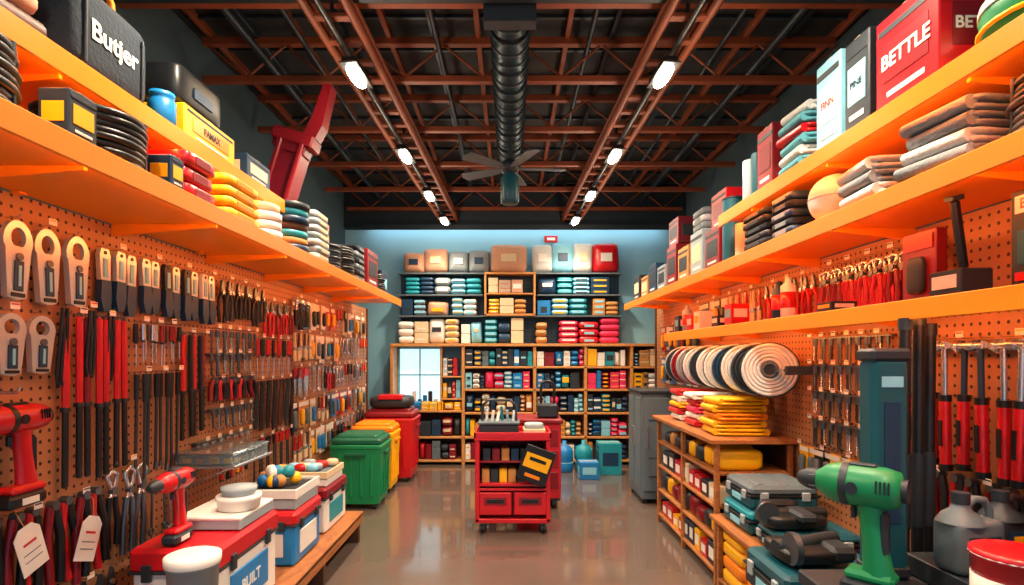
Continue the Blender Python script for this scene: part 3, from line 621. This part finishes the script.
# ---------- left platform + goods ----------
b=MB(); b.box((-1.6,3.55,.235),(.66,2.6,.03),'wood'); b.box((-1.285,3.55,.2),(.03,2.6,.08),'wood')
for y in(2.3,3.1,3.9,4.8): b.box((-1.6,y,.11),(.62,.05,.22),'brown')
b.obj('display_platform')
def toolbox(name,x0,x1,y0,y1,z0,z1,c,lid,lab,txt=None):
    b=MB(); cx,cy=(x0+x1)/2,(y0+y1)/2;dx,dy,dz=x1-x0,y1-y0,z1-z0; s=1 if cx<0 else -1; fx=x1 if s>0 else x0
    b.box((cx,cy,z0+dz*.38),(dx*.95,dy*.95,dz*.76),c,.015); b.box((cx,cy,z0+dz*.86),(dx,dy,dz*.26),lid,.02); b.box((cx,cy,z0+dz*.74),(dx,dy,.015),'charcoal')
    b.box((fx-s*.008,cy,z0+dz*.38),(.01,dy*.6,dz*.42),lab,.003); b.box((cx,y0+dy*.024,z0+dz*.38),(dx*.6,.01,dz*.42),lab,.003)
    for t in(-.28,.28): b.box((fx+s*.002,cy+dy*t,z0+dz*.74),(.018,.045,dz*.18),'charcoal',.004); b.box((cx+dx*t,y0-.002,z0+dz*.74),(.045,.018,dz*.18),'charcoal',.004)
    o=b.obj(name)
    if txt: text(txt,(FL(cy,z0+dz*.38,fx-s*.008+.007) if s>0 else FR(cy,z0+dz*.38,fx-.002)),dz*.18,'white',o)
    return o
ZP=.252
toolbox('lidded_storage_box',-1.78,-1.36,2.60,3.3,ZP,.70,'white','red','blue','BUILT')
toolbox('lidded_storage_box',-1.78,-1.36,3.55,4.05,ZP,.60,'blue','red','white'); toolbox('lidded_storage_box',-1.75,-1.38,4.2,4.75,ZP,.60,'white','darkred','teal')
def tray(b,x,y,z,dx,dy,h,c):
    b.box((x,y,z+.006),(dx*.9,dy*.9,.012),c)
    for s in(-1,1): b.box((x+s*dx*.47,y,z+h/2),(.014,dy,h),c); b.box((x,y+s*dy*.47,z+h/2),(dx,.014,h),c)
b=MB(); tray(b,-1.55,3.07,.702,.34,.40,.045,'lgrey'); b.box((-1.55,3.07,.725),(.3,.36,.03),'grey'); b.box((-1.55,3.07,.757),(.34,.4,.02),'white',.006); b.obj('parts_tray')
b=MB(); b.lathe([(.09,0),(.105,.01),(.11,.05),(.115,.055),(.115,.075),(.0,.08)],'white',c=(-1.47,3.04,.768),n=24); b.lathe([(.08,.08),(.09,.10),(.092,.12),(.0,.125)],'lgrey',c=(-1.47,3.04,.768),n=24); b.obj('plastic_tub')
drill('cordless_drill',FL(2.60,1.004,-1.60),.56,'red','charcoal')
b=MB()
b.lathe([(.085,0),(.102,.44),(.108,.44),(.108,.47),(0,.475)],'lgrey',c=(-1.37,2.42,ZP),n=26); b.lathe([(.110,.45),(.112,.455),(.112,.485),(.10,.49),(0,.488)],'white',c=(-1.37,2.42,ZP),n=26); b.lathe([(.0905,.10),(.0985,.30)],'navy',c=(-1.37,2.42,ZP),n=26); b.obj('plastic_pail')
b=MB(); b.box((-1.76,3.45,.955),(.38,.5,.015),'steel')
for s in(-.2,.2): b.tube([(-1.94,3.45+s,.80),(-1.62,3.45+s,.95)],.006,'steel',6)
b.box((-1.76,3.45,.995),(.34,.46,.06),'clear',.006)
for i in range(4): b.box((-1.76,3.29+i*.105,.998),(.34,.006,.07),'lgrey')
for i in range(12): b.box((-1.88+.08*(i%4),3.30+.1*(i//4),.985),(.05,.06,.03),random.choice(['yellow','red','steel','kraft']))
b.box((-1.76,3.45,1.03),(.35,.47,.01),'clear'); b.obj('organiser_tray_shelf')
b=MB(); tray(b,-1.56,3.82,.602,.36,.42,.06,'lgrey'); tray(b,-1.56,3.82,.67,.38,.44,.06,'white'); b.box((-1.56,3.82,.635),(.3,.36,.05),'grey'); b.box((-1.56,3.82,.695),(.33,.38,.04),'charcoal')
for i in range(18):
    c=['yellow','blue','teal','kraft','white','navy','orange'][i%7]; a=R()*6.28; r=U(0,.14)
    b.sup((-1.56+r*math.cos(a),3.82+r*math.sin(a),.76+(.05 if r<.07 else 0)),(.085,.085,.085),c,1,12,8)
b.obj('tray_of_balls')
b=MB(); tray(b,-1.56,4.45,.602,.34,.4,.05,'white'); tray(b,-1.56,4.45,.66,.36,.42,.05,'cream'); b.box((-1.56,4.45,.635),(.3,.36,.04),'lgrey'); b.box((-1.56,4.45,.685),(.3,.36,.03),'grey')
for i in range(10): b.sup((-1.56+U(-.12,.12),4.45+U(-.14,.14),.73),(.1,.08,.06),random.choice(['red','cream','lblue','lgrey']),.7,10,6)
b.obj('tray_of_sponges')

# ---------- central red trolley ----------
def caster(b,x,y):
    b.cyl((x-.016,y,.045),(x+.016,y,.045),.045,'rubber',n=16); b.cyl((x-.018,y,.045),(x+.018,y,.045),.02,'steel',n=10); b.box((x,y,.085),(.05,.05,.02),'dsteel')
    for s in(-1,1): b.box((x+s*.022,y,.06),(.005,.04,.06),'dsteel')
b=MB(); x0,x1,y0,y1=-.31,.36,4.98,5.43; cx,cy=(x0+x1)/2,(y0+y1)/2
b.box((cx,cy,.12),(.67,.45,.04),'red',.006)
for x in(x0+.02,x1-.02):
    for y in(y0+.02,y1-.02): b.box((x,y,.48),(.04,.04,.74),'red',.006)
b.box((x0+.01,cy,.50),(.015,.42,.70),'darkred'); b.box((x1-.01,cy,.50),(.015,.42,.70),'darkred'); b.box((cx,y1-.01,.5),(.64,.015,.7),'darkred')
b.box((cx,cy,.44),(.65,.43,.025),'red'); b.box((cx,cy,.64),(.63,.38,.015),'darkred'); b.box((cx,cy,.85),(.69,.47,.03),'red',.008)
for s in(-1,1): b.box((cx+s*.335,cy,.885),(.02,.47,.05),'red'); b.box((cx,cy+s*.225,.885),(.69,.02,.05),'red')
b.box((cx,y0+.012,.40),(.65,.02,.02),'red'); b.box((cx,cy+.05,.28),(.62,.33,.28),'maroon')
for s in(-1,1):
    b.box((cx+s*.155,y0+.01,.275),(.29,.03,.20),'red',.008); b.box((cx+s*.155,y0-.008,.30),(.15,.012,.035),'black'); b.box((cx+s*.155,y0-.007,.30),(.2,.006,.07),'darkred')
for x in(x0+.06,x1-.06):
    for y in(y0+.06,y1-.06): caster(b,x,y)
for i in range(6): b.box((x0+.1+i*.085,cy-.05,.70),(.07,.2,.11),['charcoal','darkred','kraft','navy','charcoal','red'][i])
for i in range(5): b.box((x0+.09+i*.08,cy-.05,.51),(.07,.2,.12),['kraft','charcoal','yellow','kraft','charcoal'][i])
b.obj('red_tool_trolley')
b=MB(); b.T=Matrix.Translation((.17,4.935,.47))@Matrix.Rotation(.35,4,'Y')@Matrix.Rotation(.08,4,'X'); b.box((0,0,.17),(.27,.03,.32),'black'); b.box((0,-.017,.20),(.23,.004,.13),'yellow'); b.box((0,-.017,.07),(.14,.004,.03),'orange'); b.box((0,-.020,.22),(.15,.003,.03),'black'); b.T=Matrix.Identity(4); ob=b.obj('hanging_catalogue')
b=MB(); b.box((-.1,5.2,.92),(.36,.26,.10),'charcoal',.01); b.box((-.1,5.2,.98),(.38,.28,.02),'grey')
b.tube([(-.26,5.2,.96),(-.25,5.2,1.14),(-.2,5.2,1.18),(0,5.2,1.18),(.05,5.2,1.14),(.06,5.2,.96)],.013,'charcoal',8)
for i in range(6): b.cyl((-.22+i*.05,5.2+U(-.06,.06),.97),(-.22+i*.05+U(-.02,.02),5.2,1.05+R()*.08),.014,random.choice(['cream','silver','teal','white']),n=8)
b.obj('tool_tote')
b=MB(); b.box((.22,5.15,.90),(.2,.2,.06),'cream'); b.sup((.22,5.15,.95),(.18,.16,.06),'lgrey',.5); b.obj('parts_container')
b=MB(); b.box((.30,6.05,.50),(.46,.5,.78),'red',.012); b.box((.30,6.05,.91),(.5,.54,.05),'darkred',.01)
for z in(.3,.52,.74): b.box((.30,5.795,z),(.40,.012,.17),'darkred'); b.box((.30,5.785,z+.04),(.2,.015,.025),'steel')
for x in(.13,.47):
    for y in(5.86,6.24): caster(b,x,y)
b.box((.3,6.05,.1),(.44,.46,.03),'charcoal'); b.obj('red_tool_cabinet')
b=MB()
for s in(-.07,.07): b.tube([(.40+s,5.95,.94),(.40+s,5.95,1.26)],.014,'black',8)
b.tube([(.33,5.95,1.24),(.34,5.95,1.30),(.38,5.95,1.32),(.42,5.95,1.32),(.46,5.95,1.30),(.47,5.95,1.24)],.016,'black',8); b.box((.40,5.95,1.01),(.22,.14,.15),'charcoal',.02); b.obj('carry_case')
b=MB(); b.box((1.63,6.3,.62),(.44,.6,1.14),'grey',.01); b.box((1.63,6.3,1.2),(.48,.64,.03),'charcoal'); b.box((1.63,5.99,.64),(.40,.02,1.0),'grey',.006)
b.box((1.405,6.15,.64),(.015,.27,1.0),'grey',.004); b.box((1.405,6.45,.64),(.015,.27,1.0),'grey',.004); b.box((1.392,6.27,.7),(.02,.015,.2),'steel'); b.box((1.392,6.33,.7),(.02,.015,.2),'steel'); b.box((1.47,5.975,.72),(.015,.02,.25),'steel')
for z in(.3,.5,.9): b.box((1.63,5.978,z),(.3,.004,.008),'charcoal')
for x in(1.45,1.81):
    for y in(6.05,6.55): b.box((x,y,.025),(.05,.05,.05),'rubber')
b.obj('grey_metal_cabinet')
for i,(x,y) in enumerate([(.75,7.7),(1.02,7.75)]):
    b=MB(); b.lathe([(.10,0),(.12,.02),(.12,.12),(.11,.14),(.12,.16),(.12,.28),(.09,.34),(.03,.37),(.03,.42),(0,.42)],'blue' if i==0 else 'teal',c=(x,y,0),n=22); b.ring((x,y,.13),.118,.006,'lblue'); b.obj('water_jug')
carton('floor_carton',.45,7.75,0,.28,.3,.45,'navy','blue'); carton('floor_carton',1.34,7.6,0,.3,.3,.42,'teal','navy'); carton('floor_carton',1.02,7.3,0,.25,.25,.22,'blue','lblue')
# ---------- right low display units ----------
b=MB(); X0,X1=1.42,1.97
for y in(3.9,4.65,5.4):
    b.box((X0+.02,y,.5),(.035,.035,1.0),'wood'); b.box((X1-.02,y,.5),(.035,.035,1.0),'wood')
for z in(.08,.31,.54,.77): b.box(((X0+X1)/2,4.65,z),(.54,1.52,.022),'wood')
b.box(((X0+X1)/2-.01,4.65,1.0),(.60,1.6,.035),'wood',.006); b.box((X1-.005,4.65,.5),(.01,1.5,.95),'brown'); b.obj('wooden_display_rack')
for i,z in enumerate([.092,.322,.552,.782]):
    b=MB(); y=3.93
    while y<5.25:
        w=U(.12,.2); c=random.choice([['red','yellow','charcoal','navy'],['kraft','yellow','darkred','charcoal'],['charcoal','charcoal','red','cream'],['yellow','kraft','charcoal']][i]); h=U(.1,.17)
        if i%2: b.sup((1.62,y+w/2,z+h/2),(.34,w,h),c,.4,14,7)
        else: b.box((1.62,y+w/2,z+h/2),(.34,w*.95,h),c); b.box((1.449,y+w/2,z+h/2),(.004,w*.6,h*.5),'white',.001)
        y+=w+.01
    b.obj('racked_goods')
cloths('yellow_folded_workwear',1.66,4.16,1.02,.36,.34,5,.055,['yellow','yellow','orange'],.45)
cloths('red_white_sponge_bags',1.66,4.62,1.02,.34,.3,5,.055,['red','white','pink'],.5); cloths('red_white_sponge_bags',1.66,5.06,1.02,.34,.3,5,.055,['white','red','yellow'],.5)
b=MB()
for y in(3.04,3.84): b.box((X0+.02,y,.24),(.035,.035,.48),'wood'); b.box((X1-.02,y,.24),(.035,.035,.48),'wood')
b.box(((X0+X1)/2-.02,3.44,.49),(.60,.86,.03),'wood',.005); b.box(((X0+X1)/2,3.44,.07),(.54,.8,.022),'wood'); b.obj('low_display_bench')
b=MB()
for k in range(4):
    for j in range(2): b.sup((1.60,3.26+j*.38,.082+.045+k*.09),(.34,.34,.095),['yellow','orange','yellow','yellow'][k],.4,24,7,eh=.3)
b.obj('yellow_bag_stack')
def case(name,x,y,z,dx,dy,h,c,t='charcoal'):
    b=MB(); b.box((x,y,z+h*.28),(dx,dy,h*.54),c,.02); b.box((x,y,z+h*.76),(dx*.98,dy*.98,h*.42),t,.02); b.box((x,y,z+h*.55),(dx*1.02,dy*1.02,.014),'black')
    for s in(-.3,.3): b.box((x+dx*s,y-dy/2-.005,z+h*.55),(.05,.016,h*.35),'lgrey',.004); b.box((x-dx/2-.005,y+dy*s,z+h*.55),(.016,.05,h*.35),'lgrey',.004)
    b.tube([(x-.07,y-dy/2,z+h*.4),(x-.06,y-dy/2-.03,z+h*.38),(x+.06,y-dy/2-.03,z+h*.38),(x+.07,y-dy/2,z+h*.4)],.008,'black',6); b.box((x-dx/2,y,z+h*.3),(.008,dy*.35,h*.25),'lblue',.002)
    for i in range(3): b.box((x-dx*.3+i*dx*.3,y,z+h*.97),(.04,dy*.8,.012),t,.004)
    return b.obj(name)
case('power_tool_case',1.66,3.58,.507,.44,.42,.15,'dteal','teal'); case('power_tool_case',1.66,3.58,.66,.42,.40,.15,'dteal','grey')
case('power_tool_case',1.68,3.16,.507,.46,.3,.12,'charcoal','dteal')
b=MB(); b.sup((1.6,3.2,.67),(.34,.26,.08),'black',.4); b.cyl((1.42,3.2,.69),(1.78,3.16,.71),.04,'black',r1=.03); b.box((1.62,3.12,.71),(.1,.2,.05),'charcoal',.015); b.box((1.55,3.25,.73),(.2,.08,.06),'black',.02); b.cyl((1.44,3.12,.72),(1.44,3.14,.72),.06,'dsteel',n=20); b.obj('angle_grinder')
case('power_tool_case',1.5,2.72,.0,.56,.46,.2,'charcoal','grey'); case('power_tool_case',1.5,2.72,.205,.54,.45,.2,'dteal','teal'); case('power_tool_case',1.5,2.72,.41,.54,.44,.2,'charcoal','dteal')
b=MB(); b.sup((1.42,2.72,.655),(.3,.28,.07),'black',.4); b.cyl((1.27,2.68,.68),(1.6,2.76,.70),.035,'charcoal'); b.box((1.55,2.66,.67),(.12,.16,.07),'charcoal',.02); b.cyl((1.30,2.60,.70),(1.33,2.60,.70),.075,'dsteel',n=22); b.obj('circular_saw')
b=MB(); b.box((1.56,1.75,.735),(.86,.9,.05),'charcoal',.006); b.box((1.58,1.75,.35),(.80,.84,.70),'navy'); b.obj('service_counter')
drill('cordless_drill',Matrix.Translation((1.17,2.01,1.145))@Matrix.Rotation(-.80,4,'Z')@Matrix.Rotation(math.pi/2,4,'X'),.71,'green','charcoal',1.15,.85)
b=MB(); b.box((1.42,2.13,1.175),(.14,.1,.83),'dteal',.02); b.box((1.42,2.13,1.60),(.15,.11,.05),'charcoal',.012); b.box((1.42,2.13,.79),(.15,.11,.05),'charcoal',.012); b.box((1.42,2.078,1.2),(.06,.004,.45),'navy'); b.box((1.42,2.078,1.5),(.08,.004,.04),'lblue'); b.obj('long_level_case')
b=MB()
for i,(x,y,l) in enumerate([(1.58,2.26,1.74),(1.65,2.28,1.76),(1.71,2.3,1.72)]): b.cyl((x,y,0),(x+.03,y+.02,l),.022,'black',n=12); b.cyl((x+.03,y+.02,l-.04),(x+.03,y+.02,l+.01),.026,'charcoal',n=12); b.cyl((x+.015,y+.01,.9),(x+.017,y+.011,1.2),.026,'charcoal',n=12)
b.obj('steel_pipes')
b=MB(); b.box((1.74,2.0,.80),(.42,.34,.075),'charcoal'); b.obj('counter_riser')
def jug(name,x,y,z,s,c,cap,lab):
    b=MB(); b.T=FZ(x,y,z,.15)@Matrix.Scale(s,4)
    b.sup((0,0,.09),(.18,.12,.18),c,.25,28,12,eh=.35)
    b.lathe([(.07,.165),(.055,.19),(.03,.21),(.022,.235)],c,c=(-.03,0,0),n=18); b.cyl((-.03,0,.228),(-.03,0,.265),.027,cap,n=16)
    b.tube([(-.01,0,.215),(.02,0,.24),(.06,0,.235),(.08,0,.20),(.08,0,.13)],.013,c,8); b.box((0,-.060,.085),(.12,.004,.09),lab); b.box((0,-.063,.10),(.09,.003,.03),'yellow')
    b.T=Matrix.Identity(4); return b.obj(name)
jug('oil_jug',1.62,1.98,.838,1.05,'grey','charcoal','charcoal'); jug('oil_jug',1.83,2.06,.838,1.0,'charcoal','charcoal','navy')
b=MB(); b.lathe([(.10,0),(.105,.005),(.105,.23),(.112,.235),(.112,.255),(.10,.26),(0,.258)],'red',c=(1.50,1.66,.762),n=28); b.lathe([(.1055,.05),(.107,.051),(.107,.18),(.1055,.181)],'white',c=(1.50,1.66,.762),n=28); b.ring((1.5,1.66,1.005),.108,.005,'white'); o=b.obj('paint_can'); text('BUILT',FB(1.50,.88,1.66-.109),.05,'darkred',o)
carton('red_carton',1.80,1.72,.762,.16,.14,.36,'darkred','red')

w=bpy.data.worlds.new('World'); bpy.context.scene.world=w; w.use_nodes=True; w.node_tree.nodes['Background'].inputs[0].default_value=(.6,.80,1,1); w.node_tree.nodes['Background'].inputs[1].default_value=.75
cam=bpy.data.cameras.new('camera'); cam.lens=560/1024*36; cam.sensor_width=36; cam.shift_y=.061; cam.shift_x=.002; cam.clip_start=.05
co=bpy.data.objects.new('camera',cam); bpy.context.collection.objects.link(co); co.location=(0,0,1.6); co.rotation_euler=(math.pi/2,0,0)
bpy.context.scene.camera=co
vs=bpy.context.scene.view_settings
vs.view_transform='Standard'
try: vs.look='None'
except Exception as e: print(e)
vs.exposure=0.0
